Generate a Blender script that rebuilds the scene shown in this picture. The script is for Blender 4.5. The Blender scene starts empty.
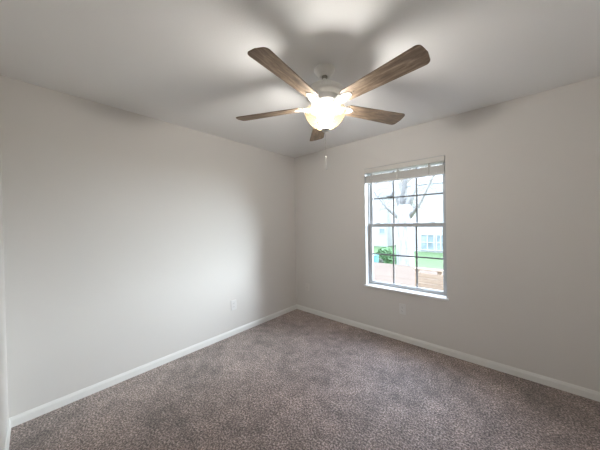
import bpy, bmesh, math, random
from mathutils import Vector, Matrix
random.seed(7)
C = bpy.context.scene.collection
SC = bpy.context.scene
PI = math.pi
R = math.radians

# ------------------------------------------------------------------ camera
CAM = Vector((2.6190, -2.8266, 1.3870))
YAW, PITCH, ROLL, F_PX = -0.7275, -0.0085, -0.0177, 238.19
cy, sy, cp, sp = math.cos(YAW), math.sin(YAW), math.cos(PITCH), math.sin(PITCH)
fwd = Vector((sy * cp, cy * cp, sp))
rgt = Vector((cy, -sy, 0))
upv = rgt.cross(fwd)
cr, sr = math.cos(ROLL), math.sin(ROLL)
rx, ux = cr * rgt + sr * upv, -sr * rgt + cr * upv
cam_data = bpy.data.cameras.new('camera')
cam_data.sensor_width = 36.0
cam_data.lens = 36.0 * F_PX / 600.0
cam_data.clip_start = 0.02
cam = bpy.data.objects.new('camera', cam_data)
C.objects.link(cam)
cam.matrix_world = Matrix(((rx.x, ux.x, -fwd.x, CAM.x), (rx.y, ux.y, -fwd.y, CAM.y),
                           (rx.z, ux.z, -fwd.z, CAM.z), (0, 0, 0, 1)))
SC.camera = cam

# ------------------------------------------------------------------ light
SUN_AZ, SUN_EL, SUN_STRENGTH, SUN_SPREAD = 43.0, 14.0, 17.0, 39.0
SKY_LOW, SKY_HIGH, SKY_STRENGTH = (0.88, 0.90, 0.895), (12.2, 14.2, 17.8), 1.0
BULB_RADIANCE, BULB_COLOR = 545.0, (1.0, 0.965, 0.91)
EXPOSURE = 0.0
SC.view_settings.view_transform = 'Standard'
SC.view_settings.look = 'None'
SC.view_settings.gamma = 1.0
SC.view_settings.use_curve_mapping = False
SC.view_settings.exposure = EXPOSURE

world = bpy.data.worlds.new('overcast_sky')
SC.world = world
world.use_nodes = True
bg = world.node_tree.nodes['Background']
# overcast sky: hazy and dimmer along the horizon, bright overhead
_N, _L = world.node_tree.nodes, world.node_tree.links
_tc = _N.new('ShaderNodeTexCoord'); _sx = _N.new('ShaderNodeSeparateXYZ')
_L.new(_tc.outputs['Generated'], _sx.inputs[0])
_mr = _N.new('ShaderNodeMapRange'); _mr.interpolation_type = 'SMOOTHSTEP'
_mr.inputs['From Min'].default_value = 0.27; _mr.inputs['From Max'].default_value = 0.75
_L.new(_sx.outputs['Z'], _mr.inputs['Value'])
_mx = _N.new('ShaderNodeMix'); _mx.data_type = 'RGBA'
_mx.inputs['A'].default_value = (*SKY_LOW, 1); _mx.inputs['B'].default_value = (*SKY_HIGH, 1)
_L.new(_mr.outputs['Result'], _mx.inputs['Factor'])
_L.new(_mx.outputs['Result'], bg.inputs['Color'])
bg.inputs['Strength'].default_value = SKY_STRENGTH

sd = bpy.data.lights.new('hazy_sun', 'SUN')
sd.energy = SUN_STRENGTH
sd.angle = R(SUN_SPREAD)
sd.color = (0.84, 0.93, 1.0)
sun = bpy.data.objects.new('hazy_sun', sd)
C.objects.link(sun)
to_sun = Vector((math.sin(R(SUN_AZ)) * math.cos(R(SUN_EL)), math.cos(R(SUN_AZ)) * math.cos(R(SUN_EL)), math.sin(R(SUN_EL))))
sun.rotation_euler = to_sun.to_track_quat('Z', 'Y').to_euler()
sun.location = (9, 8, 6)

SC.cycles.max_bounces = 14
SC.cycles.diffuse_bounces = 8
SC.cycles.transparent_max_bounces = 24
SC.cycles.use_denoising = True

# ------------------------------------------------------------------ materials
def new_mat(name):
    m = bpy.data.materials.new(name)
    m.use_nodes = True
    return m, m.node_tree.nodes, m.node_tree.links, m.node_tree.nodes['Principled BSDF']

def flat(name, col, rough=0.5, metal=0.0, bump=0.0, bscale=60, var=0.0):
    m, N, L, b = new_mat(name)
    b.inputs['Base Color'].default_value = (*col, 1)
    b.inputs['Roughness'].default_value = rough
    b.inputs['Metallic'].default_value = metal
    tc = N.new('ShaderNodeTexCoord')
    nz = N.new('ShaderNodeTexNoise')
    nz.inputs['Scale'].default_value = bscale
    nz.inputs['Detail'].default_value = 4
    L.new(tc.outputs['Object'], nz.inputs['Vector'])
    if var:
        r = N.new('ShaderNodeMapRange')
        r.inputs['To Min'].default_value = 1 - var
        r.inputs['To Max'].default_value = 1 + var
        L.new(nz.outputs['Fac'], r.inputs['Value'])
        v = N.new('ShaderNodeVectorMath'); v.operation = 'SCALE'
        v.inputs[0].default_value = col
        L.new(r.outputs['Result'], v.inputs['Scale'])
        L.new(v.outputs['Vector'], b.inputs['Base Color'])
    if bump:
        bp = N.new('ShaderNodeBump')
        bp.inputs['Strength'].default_value = bump
        bp.inputs['Distance'].default_value = 0.002
        L.new(nz.outputs['Fac'], bp.inputs['Height'])
        L.new(bp.outputs['Normal'], b.inputs['Normal'])
    return m

M = {}
M['wall'] = flat('greige wall paint', (0.70, 0.68, 0.655), 0.75, bump=0.12, bscale=180)
M['ceiling'] = flat('ceiling paint', (0.83, 0.83, 0.82), 0.85, bump=0.35, bscale=120)
M['trim'] = flat('white semi gloss trim', (0.82, 0.82, 0.80), 0.35, bump=0.03, bscale=40)
M['muntin'] = flat('shade darkened grille bars', (0.20, 0.20, 0.205), 0.5, bump=0.03, bscale=40)  # white bars; their backlit shade is put into the base colour
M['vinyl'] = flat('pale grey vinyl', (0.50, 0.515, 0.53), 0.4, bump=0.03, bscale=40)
M['valance'] = flat('off white blind valance', (0.66, 0.64, 0.61), 0.45, bump=0.04, bscale=50)
M['slat'] = flat('white blind slats', (0.74, 0.735, 0.72), 0.45, bump=0.04, bscale=50)
M['cord'] = flat('white cord', (0.62, 0.61, 0.58), 0.7, bump=0.1, bscale=400)
M['plate'] = flat('white wall plate', (0.74, 0.735, 0.725), 0.3, bump=0.02, bscale=60)
M['plate_painted'] = flat('painted wall plate', (0.725, 0.70, 0.67), 0.5, bump=0.05, bscale=90)
M['dark'] = flat('dark slot', (0.03, 0.03, 0.03), 0.6, bump=0.05)
M['fan_white'] = flat('white fan enamel', (0.78, 0.775, 0.75), 0.35, bump=0.02, bscale=40)
M['nickel'] = flat('brushed nickel', (0.55, 0.53, 0.50), 0.35, 1.0, bump=0.05, bscale=200)
M['screw'] = flat('dull screw metal', (0.30, 0.28, 0.25), 0.4, 1.0, bump=0.05, bscale=200)

def carpet_mat():
    m, N, L, b = new_mat('taupe cut pile carpet')
    tc = N.new('ShaderNodeTexCoord')
    def noise(scale, detail, rough=0.6):
        n = N.new('ShaderNodeTexNoise')
        n.inputs['Scale'].default_value = scale
        n.inputs['Detail'].default_value = detail
        n.inputs['Roughness'].default_value = rough
        L.new(tc.outputs['Object'], n.inputs['Vector'])
        return n
    fine, mid, big = noise(85, 4, 0.8), noise(9, 4), noise(1.7, 5, 0.65)
    ramp = N.new('ShaderNodeValToRGB')
    e = ramp.color_ramp.elements
    e[0].position, e[0].color = 0.39, (0.046, 0.031, 0.025, 1)
    e[1].position, e[1].color = 0.61, (0.60, 0.485, 0.45, 1)
    k = e.new(0.50); k.color = (0.205, 0.153, 0.134, 1)
    L.new(fine.outputs['Fac'], ramp.inputs['Fac'])
    # brushed patches: pile leaning one way or the other
    add = N.new('ShaderNodeMath'); add.operation = 'ADD'
    L.new(mid.outputs['Fac'], add.inputs[0]); L.new(big.outputs['Fac'], add.inputs[1])
    mr = N.new('ShaderNodeMapRange')
    mr.inputs['From Min'].default_value = 0.75; mr.inputs['From Max'].default_value = 1.25
    mr.inputs['To Min'].default_value = 0.58; mr.inputs['To Max'].default_value = 1.45
    L.new(add.outputs[0], mr.inputs['Value'])
    v = N.new('ShaderNodeVectorMath'); v.operation = 'SCALE'
    L.new(ramp.outputs['Color'], v.inputs[0]); L.new(mr.outputs['Result'], v.inputs['Scale'])
    L.new(v.outputs['Vector'], b.inputs['Base Color'])
    b.inputs['Roughness'].default_value = 0.62
    b.inputs['Specular IOR Level'].default_value = 0.5
    b.inputs['Sheen Weight'].default_value = 0.3
    b.inputs['Sheen Roughness'].default_value = 0.5
    bp = N.new('ShaderNodeBump')
    bp.inputs['Strength'].default_value = 0.6
    bp.inputs['Distance'].default_value = 0.006
    L.new(fine.outputs['Fac'], bp.inputs['Height'])
    L.new(bp.outputs['Normal'], b.inputs['Normal'])
    return m
M['carpet'] = carpet_mat()

def wood_mat(name, dark, mid, light, along=(7.0, 42.0, 42.0), per_object=True, rough=0.55):
    m, N, L, b = new_mat(name)
    tc = N.new('ShaderNodeTexCoord')
    oi = N.new('ShaderNodeObjectInfo')
    mp = N.new('ShaderNodeMapping')
    mp.inputs['Scale'].default_value = along
    L.new(tc.outputs['Object'], mp.inputs['Vector'])
    if per_object:
        sc = N.new('ShaderNodeVectorMath'); sc.operation = 'SCALE'
        sc.inputs[0].default_value = (37, 11, 23)
        L.new(oi.outputs['Random'], sc.inputs['Scale'])
        L.new(sc.outputs['Vector'], mp.inputs['Location'])
    n = N.new('ShaderNodeTexNoise')
    n.inputs['Scale'].default_value = 1.0; n.inputs['Detail'].default_value = 7; n.inputs['Roughness'].default_value = 0.68
    n.inputs['Distortion'].default_value = 0.4
    L.new(mp.outputs['Vector'], n.inputs['Vector'])
    r = N.new('ShaderNodeValToRGB')
    e = r.color_ramp.elements
    e[0].position, e[0].color = 0.30, (*dark, 1)
    e[1].position, e[1].color = 0.70, (*light, 1)
    k = e.new(0.5); k.color = (*mid, 1)
    L.new(n.outputs['Fac'], r.inputs['Fac'])
    L.new(r.outputs['Color'], b.inputs['Base Color'])
    b.inputs['Roughness'].default_value = rough
    bp = N.new('ShaderNodeBump'); bp.inputs['Strength'].default_value = 0.15; bp.inputs['Distance'].default_value = 0.001
    L.new(n.outputs['Fac'], bp.inputs['Height']); L.new(bp.outputs['Normal'], b.inputs['Normal'])
    return m
M['blade'] = wood_mat('weathered driftwood blade', (0.095, 0.064, 0.042), (0.20, 0.143, 0.096), (0.37, 0.285, 0.205))
M['deck'] = wood_mat('sun bleached deck boards', (0.057, 0.034, 0.0195), (0.073, 0.048, 0.030), (0.085, 0.062, 0.042), (1.2, 7.0, 7.0), False, 0.8)
M['rail'] = wood_mat('peach stained rail boards', (0.225, 0.157, 0.105), (0.275, 0.205, 0.142), (0.32, 0.25, 0.185), (1.2, 9.0, 9.0), False, 0.8)
M['bark'] = wood_mat('pale bark', (0.17, 0.17, 0.16), (0.34, 0.34, 0.33), (0.43, 0.43, 0.42), (9.0, 9.0, 1.6), False, 0.9)
M['twig'] = flat('grey twigs', (0.20, 0.20, 0.19), 0.9, bump=0.2, bscale=20)
M['lawn'] = flat('lawn grass', (0.052, 0.092, 0.030), 0.95, bump=0.4, bscale=9, var=0.25)
M['leaf'] = flat('shrub leaves', (0.075, 0.16, 0.06), 0.7, bump=0.2, bscale=9, var=0.35)
M['siding'] = flat('white house siding', (0.41, 0.41, 0.405), 0.6, bump=0.1, bscale=3)
M['roof'] = flat('pale grey roof shingles', (0.105, 0.102, 0.098), 0.9, bump=0.3, bscale=12, var=0.15)
M['far_glass'] = flat('dark house window glass', (0.25, 0.30, 0.32), 0.15, bump=0.1, bscale=1.2, var=0.7)
M['teal'] = flat('teal plastic', (0.06, 0.20, 0.21), 0.5, bump=0.05)
M['soil_dark'] = flat('dark foliage', (0.10, 0.11, 0.08), 0.9, bump=0.3, bscale=12, var=0.5)

def glass_mat():
    m, N, L, b = new_mat('clear window glass')
    N.remove(b)
    out = N['Material Output']
    t = N.new('ShaderNodeBsdfTransparent'); t.inputs['Color'].default_value = (0.975, 0.985, 0.985, 1)
    g = N.new('ShaderNodeBsdfGlossy'); g.inputs['Roughness'].default_value = 0.02
    f = N.new('ShaderNodeFresnel'); f.inputs['IOR'].default_value = 1.45
    mx = N.new('ShaderNodeMixShader')
    ge = N.new('ShaderNodeNewGeometry')
    fr = N.new('ShaderNodeMath'); fr.operation = 'SUBTRACT'; fr.inputs[0].default_value = 1.0
    L.new(ge.outputs['Backfacing'], fr.inputs[1])
    mu = N.new('ShaderNodeMath'); mu.operation = 'MULTIPLY'
    L.new(f.outputs['Fac'], mu.inputs[0]); L.new(fr.outputs[0], mu.inputs[1])
    L.new(mu.outputs[0], mx.inputs['Fac']); L.new(t.outputs['BSDF'], mx.inputs[1]); L.new(g.outputs['BSDF'], mx.inputs[2])
    L.new(mx.outputs['Shader'], out.inputs['Surface'])
    return m
M['glass'] = glass_mat()

def bowl_mat():
    # thin alabaster glass: scatter colour darkened to hold the lit glow down to cream
    m, N, L, b = new_mat('frosted alabaster glass')
    N.remove(b)
    out = N['Material Output']
    tr = N.new('ShaderNodeBsdfTranslucent'); tr.inputs['Color'].default_value = (0.0250, 0.0190, 0.0114, 1)
    tp = N.new('ShaderNodeBsdfTransparent'); tp.inputs['Color'].default_value = (1.0, 0.985, 0.96, 1)
    nz = N.new('ShaderNodeTexNoise'); nz.inputs['Scale'].default_value = 14; nz.inputs['Detail'].default_value = 3
    tc = N.new('ShaderNodeTexCoord'); L.new(tc.outputs['Object'], nz.inputs['Vector'])
    mr = N.new('ShaderNodeMapRange'); mr.inputs['To Min'].default_value = 0.36; mr.inputs['To Max'].default_value = 0.40
    L.new(nz.outputs['Fac'], mr.inputs['Value'])
    c = N.new('ShaderNodeMixShader'); L.new(mr.outputs['Result'], c.inputs['Fac'])
    L.new(tr.outputs['BSDF'], c.inputs[1]); L.new(tp.outputs['BSDF'], c.inputs[2])
    L.new(c.outputs['Shader'], out.inputs['Surface'])
    return m
M['bowl'] = bowl_mat()

def opal_mat():
    m, N, L, b = new_mat('white opal glass')
    N.remove(b)
    out = N['Material Output']
    tr = N.new('ShaderNodeBsdfTranslucent'); tr.inputs['Color'].default_value = (0.95, 0.93, 0.90, 1)
    df = N.new('ShaderNodeBsdfDiffuse'); df.inputs['Color'].default_value = (0.85, 0.83, 0.80, 1)
    c = N.new('ShaderNodeMixShader'); c.inputs['Fac'].default_value = 0.25
    L.new(tr.outputs['BSDF'], c.inputs[1]); L.new(df.outputs['BSDF'], c.inputs[2])
    L.new(c.outputs['Shader'], out.inputs['Surface'])
    return m
M['opal'] = opal_mat()

def emit_mat(name, col, s):
    m, N, L, b = new_mat(name)
    b.inputs['Base Color'].default_value = (0.9, 0.9, 0.88, 1)
    b.inputs['Emission Color'].default_value = (*col, 1)
    b.inputs['Emission Strength'].default_value = s
    return m
M['bulb'] = emit_mat('lit frosted bulb', BULB_COLOR, BULB_RADIANCE)

# ------------------------------------------------------------------ mesh helpers
def obj(name, bm, mat, parent=None, loc=(0, 0, 0), rot=(0, 0, 0), smooth=False, bevel=0.0, seg=2):
    bmesh.ops.recalc_face_normals(bm, faces=bm.faces)
    me = bpy.data.meshes.new(name)
    bm.to_mesh(me); bm.free()
    me.materials.append(M[mat])
    if smooth:
        for p in me.polygons: p.use_smooth = True
    o = bpy.data.objects.new(name, me)
    C.objects.link(o)
    o.location = loc; o.rotation_euler = rot
    if parent: o.parent = parent
    if bevel:
        md = o.modifiers.new('bevel', 'BEVEL'); md.width = bevel; md.segments = seg; md.limit_method = 'ANGLE'
        md.angle_limit = R(40)
    return o

def tag(o, label=None, cat=None, group=None, kind=None):
    if label: o['label'] = label
    if cat: o['category'] = cat
    if group: o['group'] = group
    if kind: o['kind'] = kind
    return o

def empty(name, loc=(0, 0, 0), rz=0.0, label=None, cat=None, group=None, kind=None):
    o = bpy.data.objects.new(name, None)
    o.empty_display_size = 0.1
    C.objects.link(o)
    o.location = loc; o.rotation_euler = (0, 0, rz)
    return tag(o, label, cat, group, kind)

def box(bm, x0, x1, y0, y1, z0, z1):
    v = [bm.verts.new(p) for p in ((x0, y0, z0), (x1, y0, z0), (x1, y1, z0), (x0, y1, z0),
                                   (x0, y0, z1), (x1, y0, z1), (x1, y1, z1), (x0, y1, z1))]
    for f in ((0, 3, 2, 1), (4, 5, 6, 7), (0, 1, 5, 4), (1, 2, 6, 5), (2, 3, 7, 6), (3, 0, 4, 7)):
        bm.faces.new([v[i] for i in f])
    return bm

def B(*a):
    return box(bmesh.new(), *a)

def lathe(prof, n=48, bm=None, close=False):
    bm = bm or bmesh.new()
    rings = []
    for r, z in prof:
        if r < 1e-6:
            rings.append([bm.verts.new((0, 0, z))])
        else:
            rings.append([bm.verts.new((r * math.cos(2 * PI * i / n), r * math.sin(2 * PI * i / n), z)) for i in range(n)])
    pairs = list(zip(rings[:-1], rings[1:]))
    if close: pairs.append((rings[-1], rings[0]))
    for a, b in pairs:
        for i in range(n):
            j = (i + 1) % n
            if len(a) == 1 and len(b) == 1: continue
            if len(a) == 1: bm.faces.new((a[0], b[i], b[j]))
            elif len(b) == 1: bm.faces.new((a[i], a[j], b[0]))
            else: bm.faces.new((a[i], a[j], b[j], b[i]))
    return bm

def prism(bm, pts, z0, z1):
    a = [bm.verts.new((x, y, z0)) for x, y in pts]
    b = [bm.verts.new((x, y, z1)) for x, y in pts]
    bm.faces.new(a[::-1]); bm.faces.new(b)
    n = len(pts)
    for i in range(n):
        j = (i + 1) % n
        bm.faces.new((a[i], a[j], b[j], b[i]))
    return bm

def tube(bm, path, radii, n=8):
    path = [Vector(p) for p in path]
    rings = []
    ref = Vector((0.31, 0.85, 0.42)).normalized()
    for i, p in enumerate(path):
        d = (path[min(i + 1, len(path) - 1)] - path[max(i - 1, 0)]).normalized()
        a = d.cross(ref)
        if a.length < 1e-3: a = d.cross(Vector((1, 0, 0)))
        a.normalize(); b = d.cross(a)
        r = radii[i] if isinstance(radii, (list, tuple)) else radii
        rings.append([bm.verts.new(p + r * (math.cos(2 * PI * k / n) * a + math.sin(2 * PI * k / n) * b)) for k in range(n)])
    for A, Bq in zip(rings[:-1], rings[1:]):
        for k in range(n):
            j = (k + 1) % n
            bm.faces.new((A[k], A[j], Bq[j], Bq[k]))
    bm.faces.new(rings[0][::-1]); bm.faces.new(rings[-1])
    return bm

def rounded_rect(w, h, r, n=5):
    pts = []
    for cx, cyy, a0 in ((w / 2 - r, h / 2 - r, 0), (-w / 2 + r, h / 2 - r, 90), (-w / 2 + r, -h / 2 + r, 180), (w / 2 - r, -h / 2 + r, 270)):
        for i in range(n + 1):
            a = R(a0 + 90 * i / n)
            pts.append((cx + r * math.cos(a), cyy + r * math.sin(a)))
    return pts

# ------------------------------------------------------------------ room shell
H, XR, YF, T = 2.44, 3.20, -2.962, 0.16
WX0, WX1, WZ0, WZ1 = 1.217, 2.112, 0.560, 2.060      # window opening

def struct(name, bm, mat, **k):
    return tag(obj(name, bm, mat, **k), kind='structure')

struct('floor', B(-T, XR + T, YF - T, T, -0.12, 0.0), 'carpet')
struct('ceiling', B(-T, XR + T, YF - T, T, H, H + 0.12), 'ceiling')
struct('wall_left', B(-T, 0, YF - T, T, 0, H), 'wall')
struct('wall_right', B(XR, XR + T, YF - T, T, 0, H), 'wall')
struct('wall_front', B(0, XR, YF - T, YF, 0, H), 'wall')

def wall_with_hole():
    bm = bmesh.new()
    o = [(0, 0), (XR, 0), (XR, H), (0, H)]
    i = [(WX0, WZ0), (WX1, WZ0), (WX1, WZ1), (WX0, WZ1)]
    V = {}
    for y in (0, T):
        V[y] = ([bm.verts.new((x, y, z)) for x, z in o], [bm.verts.new((x, y, z)) for x, z in i])
    for y in (0, T):
        a, b = V[y]
        for k in range(4):
            j = (k + 1) % 4
            bm.faces.new((a[k], a[j], b[j], b[k]))
    for q in (0, 1):
        for k in range(4):
            j = (k + 1) % 4
            bm.faces.new((V[0][q][k], V[0][q][j], V[T][q][j], V[T][q][k]))
    return bm
struct('wall_back', wall_with_hole(), 'wall')

HB, TB = 0.069, 0.012
PROF = [(0, 0), (TB, 0), (TB, HB * 0.70), (TB * 0.80, HB * 0.80), (TB * 0.55, HB * 0.93), (TB * 0.35, HB), (0, HB)]
def baseboard(name, a, b, nrm):
    # a, b: run ends on the wall; mitred ends
    a, b, nrm = Vector(a), Vector(b), Vector(nrm)
    d = (b - a).normalized()
    bm = bmesh.new()
    A = [bm.verts.new(a + nrm * t + d * t + Vector((0, 0, z))) for t, z in PROF]
    Bv = [bm.verts.new(b + nrm * t - d * t + Vector((0, 0, z))) for t, z in PROF]
    n = len(PROF)
    for i in range(n):
        j = (i + 1) % n
        bm.faces.new((A[i], A[j], Bv[j], Bv[i]))
    bm.faces.new(A); bm.faces.new(Bv[::-1])
    return struct(name, bm, 'trim')
baseboard('baseboard_left', (0, YF, 0), (0, 0, 0), (1, 0, 0))
baseboard('baseboard_back', (0, 0, 0), (XR, 0, 0), (0, -1, 0))
baseboard('baseboard_right', (XR, 0, 0), (XR, YF, 0), (-1, 0, 0))
baseboard('baseboard_front', (XR, YF, 0), (0, YF, 0), (0, 1, 0))

# ------------------------------------------------------------------ window
win = empty('window_1', ((WX0 + WX1) / 2, 0.10, WZ0), 0, kind='structure')
wloc = Vector(win.location)
def wobj(name, bm, mat, parent=win, **k):
    bmesh.ops.translate(bm, verts=bm.verts, vec=-wloc)
    return obj(name, bm, mat, parent, **k)
SZ = 0.585                                                  # stool top
# jamb frame around the sashes
bm = bmesh.new()
JD0, JD1 = 0.088, T
box(bm, WX0, WX0 + 0.016, JD0, JD1, SZ, WZ1)
box(bm, WX1 - 0.016, WX1, JD0, JD1, SZ, WZ1)
box(bm, WX0 + 0.016, WX1 - 0.016, JD0, JD1, WZ1 - 0.02, WZ1)
box(bm, WX0, WX1, JD0, JD1 + 0.03, WZ0, SZ - 0.004)
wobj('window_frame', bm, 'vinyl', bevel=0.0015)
# stool (inside sill) with rounded nosing and horns
bm = bmesh.new()
pts = [(WX0 - 0.022, -0.026), (WX1 + 0.016, -0.026), (WX1 + 0.016, -0.0005), (WX1 - 0.0005, -0.0005), (WX1 - 0.0005, 0.0875), (WX0 + 0.0005, 0.0875), (WX0 + 0.0005, -0.0005), (WX0 - 0.022, -0.0005)]
prism(bm, pts, WZ0 + 0.0005, SZ)
wobj('window_sill', bm, 'trim', bevel=0.006, seg=3)
# side jamb liners (white painted returns)
bm = bmesh.new()
box(bm, WX0, WX0 + 0.004, 0.0005, JD0, SZ, WZ1); box(bm, WX1 - 0.004, WX1, 0.0005, JD0, SZ, WZ1)
box(bm, WX0 + 0.004, WX1 - 0.004, 0.0005, JD0, WZ1 - 0.004, WZ1)
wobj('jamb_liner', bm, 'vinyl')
SX0, SX1 = WX0 + 0.017, WX1 - 0.017
def sash(name, y0, y1, z0, z1, bot, top, stile=0.032):
    bm = bmesh.new()
    box(bm, SX0, SX0 + stile, y0, y1, z0, z1)
    box(bm, SX1 - stile, SX1, y0, y1, z0, z1)
    box(bm, SX0 + stile, SX1 - stile, y0, y1, z0, z0 + bot)
    box(bm, SX0 + stile, SX1 - stile, y0, y1, z1 - top, z1)
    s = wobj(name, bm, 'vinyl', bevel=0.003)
    gx0, gx1, gz0, gz1 = SX0 + stile, SX1 - stile, z0 + bot, z1 - top
    ym = (y0 + y1) / 2
    bm = bmesh.new()
    for k in (1, 2):
        x = gx0 + (gx1 - gx0) * k / 3
        box(bm, x - 0.009, x + 0.009, ym - 0.004, ym + 0.004, gz0, gz1)
    z = (gz0 + gz1) / 2
    for k in range(3):
        xa = gx0 + (gx1 - gx0) * k / 3 + (0.009 if k else 0)
        xb = gx0 + (gx1 - gx0) * (k + 1) / 3 - (0.009 if k < 2 else 0)
        box(bm, xa, xb, ym - 0.004, ym + 0.004, z - 0.008, z + 0.008)
    # children of the sash: same offset
    bmesh.ops.translate(bm, verts=bm.verts, vec=-wloc)
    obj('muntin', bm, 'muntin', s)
    bm = B(gx0, gx1, ym + 0.0045, ym + 0.0085, gz0, gz1)
    bmesh.ops.translate(bm, verts=bm.verts, vec=-wloc)
    obj('pane', bm, 'glass', s)
    return s
sash('upper_sash', 0.128, 0.156, 1.322, WZ1 - 0.0205, 0.040, 0.036)
lo = sash('lower_sash', 0.092, 0.124, SZ - 0.003, 1.362, 0.042, 0.042)
bm = bmesh.new()
for x in (SX0 + 0.12, SX1 - 0.12):
    box(bm, x - 0.022, x + 0.022, 0.096, 0.120, 1.362, 1.371)
bmesh.ops.translate(bm, verts=bm.verts, vec=-wloc)
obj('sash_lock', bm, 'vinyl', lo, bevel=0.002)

# ------------------------------------------------------------------ blind
bl = empty('window_blind', ((WX0 + WX1) / 2, 0.04, WZ1 - 0.004), 0,
           'white horizontal slat blind pulled up to the top of the window', 'blind')
bloc = Vector(bl.location)
def bobj(name, bm, mat, parent=bl, **k):
    bmesh.ops.translate(bm, verts=bm.verts, vec=-bloc)
    return obj(name, bm, mat, parent, **k)
bx0, bx1 = WX0 + 0.006, WX1 - 0.006
bm = bmesh.new()
box(bm, bx0, bx1, -0.012, -0.003, 2.000, 2.052)
box(bm, bx0, bx0 + 0.006, -0.003, 0.014, 2.000, 2.052); box(bm, bx1 - 0.006, bx1, -0.003, 0.014, 2.000, 2.052)
bobj('valance', bm, 'valance', bevel=0.003)
bobj('headrail', B(bx0 + 0.008, bx1 - 0.008, 0.010, 0.072, 1.998, 2.042), 'trim', bevel=0.002)
# stack of raised slats, sagging slightly lower on one side
bm = bmesh.new()
ns = 23
zb, zt = 1.892, 1.966
rnd = random.Random(3)
for k in range(ns):
    z = zb + (zt - zb) * (k + 0.5) / ns
    dy = rnd.uniform(-0.003, 0.003); dx = rnd.uniform(-0.0015, 0.0015)
    tilt = 0.0045
    v = box(bm, bx0 + 0.006 + dx, bx1 - 0.006 + dx, 0.012 + dy, 0.062 + dy, z - 0.00115, z + 0.00115)
for vert in bm.verts:
    f = (vert.co.x - bx0) / (bx1 - bx0)
    vert.co.z += 0.006 * (0.5 - f)
bobj('slats', bm, 'slat')
bm = B(bx0 + 0.006, bx1 - 0.006, 0.014, 0.060, 1.874, 1.8905)
for vert in bm.verts:
    f = (vert.co.x - bx0) / (bx1 - bx0)
    vert.co.z += 0.006 * (0.5 - f)
bobj('bottom_rail', bm, 'slat', bevel=0.003)
for f in (0.105, 0.455, 0.83):
    x = bx0 + (bx1 - bx0) * f
    bm = bmesh.new()
    for y in (0.0075, 0.0665):
        box(bm, x - 0.006, x + 0.006, y - 0.0006, y + 0.0006, 1.874, 1.998)
    box(bm, x - 0.0012, x + 0.0012, 0.036, 0.0384, 1.966, 1.998)
    bobj('ladder_tape', bm, 'cord')

# ------------------------------------------------------------------ wall plates
def duplex(name, loc, rz, label, w=0.078, h=0.124):
    t = empty(name, loc, rz, label, 'outlet')
    bm = prism(bmesh.new(), rounded_rect(w, h, 0.006), 0, 0.006)
    bmesh.ops.rotate(bm, verts=bm.verts, cent=(0, 0, 0), matrix=Matrix.Rotation(PI / 2, 3, 'X'))
    obj('cover_plate', bm, 'plate', t, bevel=0.002)
    for zc in (0.0215, -0.0215):
        pts = [(0.0165 * math.cos(a), max(-0.0125, min(0.0125, 0.0165 * math.sin(a)))) for a in [2 * PI * i / 28 for i in range(28)]]
        bm = prism(bmesh.new(), pts, 0.0055, 0.0085)
        bmesh.ops.rotate(bm, verts=bm.verts, cent=(0, 0, 0), matrix=Matrix.Rotation(PI / 2, 3, 'X'))
        bmesh.ops.translate(bm, verts=bm.verts, vec=(0, 0, zc))
        rc = obj('receptacle', bm, 'plate', t)
        bm = bmesh.new()
        for x, hh in ((-0.0064, 0.0075), (0.0064, 0.0060)):
            box(bm, x - 0.0011, x + 0.0011, -0.0088, -0.0083, zc + 0.003 - hh / 2, zc + 0.003 + hh / 2)
        box(bm, -0.0022, 0.0022, -0.0088, -0.0083, zc - 0.0095, zc - 0.0055)
        obj('slot', bm, 'dark', rc)
    bm = lathe([(0, 0.0055), (0.0032, 0.0055), (0.0032, 0.0068), (0, 0.0072)], 12)
    bmesh.ops.rotate(bm, verts=bm.verts, cent=(0, 0, 0), matrix=Matrix.Rotation(PI / 2, 3, 'X'))
    obj('screw', bm, 'plate', t)
    return t
duplex('electrical_outlet', (0.0002, -1.165, 0.372), PI / 2, 'white duplex power outlet low on the brightly lit left wall')
duplex('electrical_outlet', (1.666, -0.0002, 0.372), 0, 'white duplex power outlet on the wall directly under the window', 0.072, 0.120)
t = empty('wall_plate', (0.232, -0.0002, 0.385), 0, 'small wall coloured cover plate low on the window wall near the corner', 'wall plate')
bm = prism(bmesh.new(), rounded_rect(0.072, 0.116, 0.006), 0, 0.0055)
bmesh.ops.rotate(bm, verts=bm.verts, cent=(0, 0, 0), matrix=Matrix.Rotation(PI / 2, 3, 'X'))
obj('cover_plate', bm, 'plate_painted', t, bevel=0.002)
bm = lathe([(0, 0.005), (0.006, 0.005), (0.006, 0.0075), (0.0045, 0.0085), (0.0045, 0.012), (0, 0.012)], 16)
bmesh.ops.rotate(bm, verts=bm.verts, cent=(0, 0, 0), matrix=Matrix.Rotation(PI / 2, 3, 'X'))
obj('cable_jack', bm, 'nickel', t)

# ------------------------------------------------------------------ ceiling fan
FX, FY = 1.661, -1.469
fan = empty('ceiling_fan', (FX, FY, H), 0, 'white five-blade ceiling fan with driftwood blades and a lit glass bowl', 'ceiling fan')
def fobj(name, bm, mat, parent=fan, **k):
    return obj(name, bm, mat, parent, **k)
def Z(z): return z - H
fobj('canopy', lathe([(0, 0), (0.071, 0), (0.071, -0.010), (0.066, -0.016), (0.058, -0.026), (0.042, -0.044), (0.034, -0.052), (0.030, -0.052), (0.022, -0.045), (0, -0.045)]), 'fan_white', smooth=True, bevel=0.001)
fobj('hanger_ball', lathe([(0.0, -0.0455), (0.018, -0.046), (0.021, -0.052), (0.018, -0.060), (0.0125, -0.0635), (0, -0.0635)], 24), 'screw', smooth=True)
fobj('downrod', lathe([(0, -0.062), (0.0125, -0.062), (0.0125, -0.106), (0, -0.106)], 24), 'fan_white', smooth=False)
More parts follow.
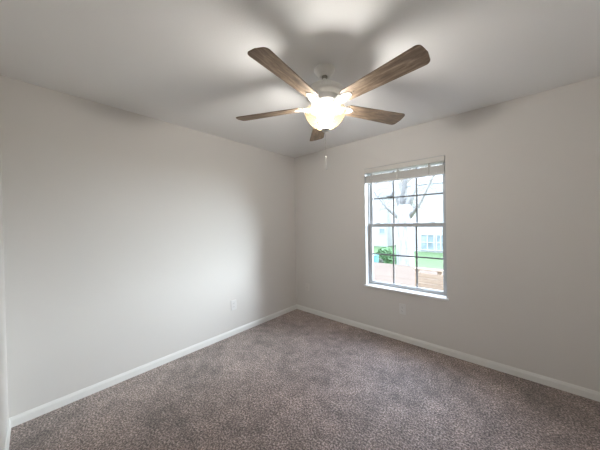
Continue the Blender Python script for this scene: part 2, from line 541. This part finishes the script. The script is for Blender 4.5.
fobj('motor_housing', lathe([(0, Z(2.338)), (0.030, Z(2.338)), (0.034, Z(2.333)), (0.060, Z(2.328)), (0.095, Z(2.316)), (0.122, Z(2.297)), (0.134, Z(2.274)),
                             (0.135, Z(2.262)), (0.128, Z(2.250)), (0.108, Z(2.240)), (0.100, Z(2.232)), (0.098, Z(2.206)), (0.090, Z(2.200)), (0, Z(2.200))], 64), 'fan_white', smooth=True)
fobj('light_fitter', lathe([(0, Z(2.200)), (0.070, Z(2.200)), (0.066, Z(2.192)), (0.050, Z(2.184)), (0.044, Z(2.178)), (0.020, Z(2.172)), (0, Z(2.172))], 64), 'fan_white', smooth=True)
fobj('added_diffuser', lathe([(0.0445, Z(2.178)), (0.085, Z(2.175)), (0.100, Z(2.171)), (0.105, Z(2.166))], 64), 'opal', smooth=True)  # added disc that blocks and diffuses the bulb's upward light
# bowl (thin shell)
bp = [(0.132, 2.1630), (0.141, 2.155), (0.142, 2.145), (0.135, 2.122), (0.121, 2.096), (0.100, 2.070), (0.072, 2.049), (0.040, 2.036), (0.012, 2.0320)]
fobj('glass_bowl', lathe([(r, Z(z)) for r, z in bp], 64), 'bowl', smooth=True)
fobj('finial', lathe([(0, Z(2.038)), (0.010, Z(2.038)), (0.026, Z(2.032)), (0.029, Z(2.026)), (0.024, Z(2.018)), (0.010, Z(2.014)), (0.006, Z(2.012)), (0, Z(2.012))], 32), 'nickel', smooth=True)
# globe bulb inside the bowl
fobj('light_bulb', lathe([(0.052 * math.sin(PI * i / 14), Z(2.111) + 0.052 * math.cos(PI * i / 14)) for i in range(15)], 28), 'bulb', smooth=True)
fobj('bulb_socket', lathe([(0, Z(2.1715)), (0.018, Z(2.1715)), (0.018, Z(2.158)), (0, Z(2.158))], 20), 'fan_white')

# blades
def blade_bm():
    r0, r1, w0, w1 = 0.150, 0.672, 0.102, 0.138
    pts = []
    top = []
    n = 10
    # leading edge from root to tip
    top.append((r0 + 0.030, w0 / 2))
    for i in range(1, n):
        f = i / n
        top.append((r0 + 0.03 + (r1 - 0.035 - r0 - 0.03) * f, (w0 + (w1 - w0) * f) / 2))
    for i in range(7):                                    # tip corner
        a = R(90 - 75 * i / 6)
        top.append((r1 - 0.035 + 0.028 * math.cos(a), w1 / 2 - 0.028 + 0.028 * math.sin(a)))
    tip = [(r1 - 0.004, 0.026), (r1, 0.0), (r1 - 0.004, -0.026)]
    low = [(x, -y) for x, y in top[::-1]]
    root = [(r0 + 0.008, -w0 / 2 + 0.014), (r0, -0.022), (r0, 0.022), (r0 + 0.008, w0 / 2 - 0.014)]
    return prism(bmesh.new(), top + tip + low + root, 0, 0.006)

def iron_bm():
    # cast bracket: narrow arm from the motor that swells into a rounded plate under the blade
    prof = [(0.085, 0.020), (0.105, 0.020), (0.120, 0.026), (0.135, 0.034), (0.155, 0.037), (0.175, 0.035), (0.195, 0.029), (0.212, 0.019), (0.220, 0.008)]
    pts = prof + [(x, -y) for x, y in prof[::-1]]
    bm = bmesh.new()
    zl = lambda x: -0.018 if x < 0.135 else -0.018 + 0.0145 * min(1.0, (x - 0.135) / 0.045)
    a = [bm.verts.new((x, y * 0.86, zl(x))) for x, y in pts]
    b = [bm.verts.new((x, y, -0.0005)) for x, y in pts]
    bm.faces.new(b)
    n = len(prof)
    m2 = len(pts)
    for i in range(n - 1):
        bm.faces.new((a[i], a[i + 1], a[m2 - 2 - i], a[m2 - 1 - i]))
    for i in range(m2):
        j = (i + 1) % m2
        bm.faces.new((a[i], a[j], b[j], b[i]))
    return bm

def screw_bm(x, y, z):
    bm = lathe([(0, z - 0.003), (0.004, z - 0.0025), (0.0055, z), (0, z)], 12)
    bmesh.ops.translate(bm, verts=bm.verts, vec=(x, y, 0))
    return bm

ZB = 2.187
PHASE = -10.2
blade0 = iron0 = None
parts0 = []
for k in range(5):
    a = R(PHASE + 72 * k + (2.3, 1.3, -1.0, 0.0, -1.0)[k])
    M4 = Matrix.Translation((0, 0, Z(ZB))) @ Matrix.Rotation(a, 4, 'Z') @ Matrix.Rotation(R(-12.5), 4, 'X')
    if k == 0:
        bo = fobj('blade', blade_bm(), 'blade', bevel=0.0015)
        io = fobj('blade_iron', iron_bm(), 'fan_white', bevel=0.004, seg=3)
        sc_ = [obj('screw', screw_bm(0.236, 0.0, 0.0), 'screw', bo), obj('screw', screw_bm(0.185, 0.018, -0.0034), 'screw', io), obj('screw', screw_bm(0.185, -0.018, -0.0034), 'screw', io)]
        blade0, iron0, scs = bo, io, sc_
    else:
        bo = blade0.copy(); C.objects.link(bo)
        io = iron0.copy(); C.objects.link(io)
        for s, par in zip(scs, (bo, io, io)):
            q = s.copy(); C.objects.link(q); q.parent = par
    for o in (bo, io):
        o.parent = fan
        o.matrix_local = M4

# pull chain with white fob
bm = bmesh.new()
z = 2.012
while z > 1.846:
    bmesh.ops.create_icosphere(bm, subdivisions=1, radius=0.0021, matrix=Matrix.Translation((0, 0, Z(z))))
    z -= 0.0048
tube(bm, [(0, 0, Z(2.014)), (0, 0, Z(1.842))], 0.0008, 6)
ch = fobj('pull_chain', bm, 'nickel')
bm = lathe([(0, Z(1.848)), (0.003, Z(1.847)), (0.0065, Z(1.838)), (0.0075, Z(1.815)), (0.0065, Z(1.800)), (0.008, Z(1.785)), (0.009, Z(1.762)), (0.006, Z(1.752)), (0, Z(1.750))], 20)
tag(obj('pull_fob', bm, 'fan_white', ch, smooth=True), 'white pull knob')

# ------------------------------------------------------------------ outdoors
def ray(dx, dz, t):
    """point t metres further along +Y from the camera"""
    return Vector((CAM.x + dx * t, CAM.y + t, CAM.z + dz * t))

GZ, DZ = -1.6, -0.35
struct('lawn', B(-40, 40, 0.6, 60, GZ - 0.3, GZ), 'lawn')
# deck: boards running along X, with gaps
bm = bmesh.new()
y = T + 0.06
while y < 6.75:
    box(bm, -7.0, 6.0, y, y + 0.138, DZ - 0.03, DZ)
    y += 0.145
box(bm, -7.0, 6.0, T + 0.06, 6.7, DZ - 0.25, DZ - 0.04)
for x in (-6.8, -3.6, -0.4, 2.8, 5.8):
    for yy in (0.5, 3.4, 6.5):
        box(bm, x - 0.06, x + 0.06, yy - 0.06, yy + 0.06, GZ, DZ - 0.2)
struct('deck', bm, 'deck')

# low timber railing on the deck, right half of the view
rl = empty('deck_railing', (1.0, 3.72, DZ), 0, 'low peach timber railing on the deck seen through the lower right panes', 'railing')
for x in (0.80, 1.30, 2.45):
    obj('post', B(x - 1.0 - 0.045, x - 1.0 + 0.045, -0.045, 0.045, 0, 0.50), 'rail', rl, bevel=0.004)
for zz in (0.06, 0.185, 0.31):
    obj('rail_board', B(-0.25, 1.55, -0.068, -0.047, zz, zz + 0.115), 'rail', rl, bevel=0.003)
obj('top_rail', B(-0.28, 1.58, -0.08, 0.06, 0.50, 0.535), 'rail', rl, bevel=0.004)

# neighbouring house
HY = 22.3
hs = empty('neighbor_house', (0.6, HY, GZ), 0, 'white sided house behind the right panes with a row of paned windows', 'house')
bm = bmesh.new()
X0h, X1h = -5.2 - 0.6, 7.5
zz = 0.0
box(bm, X0h, X1h, 0.03, 9, 0, 6.5)
while zz < 6.4:
    box(bm, X0h - 0.02, X1h + 0.02, 0.0, 0.03, zz, zz + 0.185)
    zz += 0.2
obj('siding_wall', bm, 'siding', hs)
bm = bmesh.new()
pr = [(-0.02, 6.48), (9.02, 6.48), (4.5, 8.2)]
A = [bm.verts.new((X0h - 0.4, yy, z)) for yy, z in pr]; Bv = [bm.verts.new((X1h + 0.4, yy, z)) for yy, z in pr]
bm.faces.new(A); bm.faces.new(Bv[::-1])
for i in range(3):
    j = (i + 1) % 3
    bm.faces.new((A[i], A[j], Bv[j], Bv[i]))
obj('roof', bm, 'roof', hs)
def house_window(xa, xb, za, zc, nx, nz):
    xa, xb, za, zc = xa - 0.6, xb - 0.6, za - GZ, zc - GZ
    bm = bmesh.new()
    fr = 0.09
    box(bm, xa - fr, xa, -0.06, 0.0, za - fr, zc + fr); box(bm, xb, xb + fr, -0.06, 0.0, za - fr, zc + fr)
    box(bm, xa, xb, -0.06, 0.0, za - fr, za); box(bm, xa, xb, -0.06, 0.0, zc, zc + fr)
    for k in range(1, nx):
        x = xa + (xb - xa) * k / nx
        box(bm, x - 0.05, x + 0.05, -0.055, -0.012, za, zc)
    for k in range(1, nz):
        z = za + (zc - za) * k / nz
        box(bm, xa, xb, -0.05, -0.012, z - 0.04, z + 0.04)
    f = obj('window', bm, 'siding', hs)
    obj('pane', B(xa, xb, -0.012, -0.004, za, zc), 'far_glass', f)
house_window(-3.98, -2.92, -1.38, 0.0, 2, 2)
house_window(-2.62, -2.02, -1.38, 0.0, 2, 2)
house_window(0.6, 1.9, -0.9, 0.4, 2, 2)
hs2 = empty('neighbor_house', (-13.6, 25.0, GZ), 0, 'pale house at the left across the lawn with one small dark window', 'house')
bm = bmesh.new()
box(bm, -5.5, 5.2, 0.03, 7, 0, 6.0)
zz = 0.0
while zz < 5.9:
    box(bm, -5.52, 5.22, 0.0, 0.03, zz, zz + 0.185)
    zz += 0.2
obj('siding_wall', bm, 'siding', hs2)
bm = bmesh.new()
pr = [(-0.02, 5.98), (7.02, 5.98), (3.5, 8.2)]
A = [bm.verts.new((-5.9, yy, z)) for yy, z in pr]; Bv = [bm.verts.new((5.6, yy, z)) for yy, z in pr]
bm.faces.new(A); bm.faces.new(Bv[::-1])
for i in range(3):
    j = (i + 1) % 3
    bm.faces.new((A[i], A[j], Bv[j], Bv[i]))
obj('roof', bm, 'roof', hs2)
q = ray(-0.418, -0.040, 27.8)
wf = obj('window', B(q.x + 13.6 - 0.38, q.x + 13.6 + 0.38, -0.05, 0.0, q.z - GZ - 0.34, q.z - GZ + 0.34), 'siding', hs2)
obj('pane', B(q.x + 13.6 - 0.30, q.x + 13.6 + 0.30, -0.06, -0.051, q.z - GZ - 0.26, q.z - GZ + 0.26), 'far_glass', wf)
house_window(1.2, 2.4, 2.6, 3.9, 2, 2)
house_window(4.2, 5.4, 2.6, 3.9, 2, 2)

# big pale tree just beyond the deck
tb = Vector((-0.95, 8.2, GZ))
tree = empty('tree', tb, 0, 'large pale-barked bare tree just beyond the deck, filling the middle panes', 'tree')
rnd = random.Random(11)
bm = bmesh.new()
tube(bm, [(0, 0, -0.05), (0.01, 0, 0.3), (0.0, 0.02, 1.0), (-0.02, 0, 2.0), (0.0, 0, 3.0), (0.03, 0, 3.7)], [0.50, 0.40, 0.37, 0.36, 0.34, 0.27], 20)
obj('trunk', bm, 'bark', tree, smooth=True)
limbs = []
def limb(path, radii, mat):
    bm = bmesh.new()
    tube(bm, path, radii, 10)
    obj('limb', bm, mat, tree, smooth=True)
    limbs.append([Vector(p) for p in path])
limb([(0.0, 0, 3.3), (-0.10, 0.0, 4.0), (0.06, 0.0, 4.8), (0.10, 0.05, 5.6), (0.3, 0.1, 7.0)], [0.15, 0.11, 0.09, 0.075, 0.03], 'twig')
limb([(0.05, 0, 3.4), (0.35, 0.1, 4.3), (0.55, 0.2, 5.4), (0.9, 0.3, 7.0)], [0.2, 0.13, 0.09, 0.03], 'bark')
limb([(-0.05, 0, 3.4), (-0.45, 0.3, 4.4), (-0.75, 0.4, 5.6), (-1.1, 0.5, 7.2)], [0.2, 0.13, 0.09, 0.03], 'bark')
limb([(0.1, 0, 3.0), (0.7, -0.3, 3.7), (1.3, -0.5, 4.8), (1.8, -0.6, 6.2)], [0.12, 0.07, 0.05, 0.02], 'bark')
limb([(-0.1, 0, 3.0), (-0.7, -0.2, 3.6), (-1.2, -0.3, 4.3), (-1.6, -0.4, 5.6)], [0.12, 0.06, 0.04, 0.02], 'bark')
bm = bmesh.new()
for L_ in limbs:
    for i in range(44):
        s = rnd.uniform(0.15, 0.98) * (len(L_) - 1)
        k = min(int(s), len(L_) - 2)
        p = L_[k].lerp(L_[k + 1], s - k)
        d = Vector((rnd.uniform(-1, 1), rnd.uniform(-1, 1), rnd.uniform(-0.7, 0.7))).normalized()
        ln = rnd.uniform(0.3, 0.9)
        q1 = p + d * ln * 0.5 + Vector((rnd.uniform(-.08, .08), rnd.uniform(-.08, .08), 0.03))
        q2 = p + d * ln + Vector((rnd.uniform(-.15, .15), rnd.uniform(-.15, .15), -0.08))
        tube(bm, [p, q1, q2], [0.010, 0.007, 0.003], 4)
tw = obj('twigs', bm, 'twig', tree)
tw['kind'] = 'stuff'

# shrubs and bits at the left of the view
def shrub(name, loc, rx_, rz_, mat, label, n=900, seed=1, leaf=0.05):
    rnd = random.Random(seed)
    root = empty(name, loc, 0, label, 'shrub')
    bm = bmesh.new()
    for i in range(6):
        a = i * 2 * PI / 6
        tube(bm, [(0, 0, -0.02), (0.25 * rx_ * math.cos(a), 0.25 * rx_ * math.sin(a), rz_ * 0.7), (0.5 * rx_ * math.cos(a), 0.5 * rx_ * math.sin(a), rz_ * 1.3)], [0.02, 0.014, 0.006], 6)
    obj('stems', bm, 'twig', root)
    bm = bmesh.new()
    for i in range(n):
        while True:
            v = Vector((rnd.uniform(-1, 1), rnd.uniform(-1, 1), rnd.uniform(-1, 1)))
            if 0.25 < v.length < 1: break
        p = Vector((v.x * rx_, v.y * rx_, rz_ + v.z * rz_ * 0.98))
        u = Vector((rnd.uniform(-1, 1), rnd.uniform(-1, 1), rnd.uniform(-1, 1))).normalized()
        w = u.orthogonal().normalized()
        s = leaf * rnd.uniform(0.7, 1.3)
        vs = [bm.verts.new(p + q) for q in (-u * s, w * s * 0.5, u * s, -w * s * 0.5)]
        bm.faces.new(vs)
    f = obj('foliage', bm, mat, root)
    f['kind'] = 'stuff'
    return root
p = ray(-0.404, -0.12, 14.0); shrub('shrub', (p.x, p.y, GZ), 0.62, 0.74, 'leaf', 'bright green shrub on the lawn seen through the lower left pane', 2400, 2, 0.08)
p = ray(-0.434, -0.14, 11.2); shrub('shrub', (p.x, p.y, GZ), 0.26, 0.62, 'soil_dark', 'small dark shrub beside the teal bin beyond the deck', 700, 5, 0.06)
p = ray(-0.470, -0.16, 10.6)
bn = empty('garden_bin', (p.x, p.y, GZ), 0, 'teal plastic bin on the lawn at the left edge of the window view', 'bin')
bm = bmesh.new()
a = [bm.verts.new((x, y, 0)) for x, y in rounded_rect(0.46, 0.52, 0.06)]
b = [bm.verts.new((x, y, 1.38)) for x, y in rounded_rect(0.52, 0.60, 0.06)]
bm.faces.new(a[::-1]); bm.faces.new(b)
for i in range(len(a)):
    j = (i + 1) % len(a); bm.faces.new((a[i], a[j], b[j], b[i]))
obj('bin_body', bm, 'teal', bn)
obj('bin_lid', prism(bmesh.new(), rounded_rect(0.56, 0.64, 0.06), 1.38, 1.44), 'teal', bn, bevel=0.01)
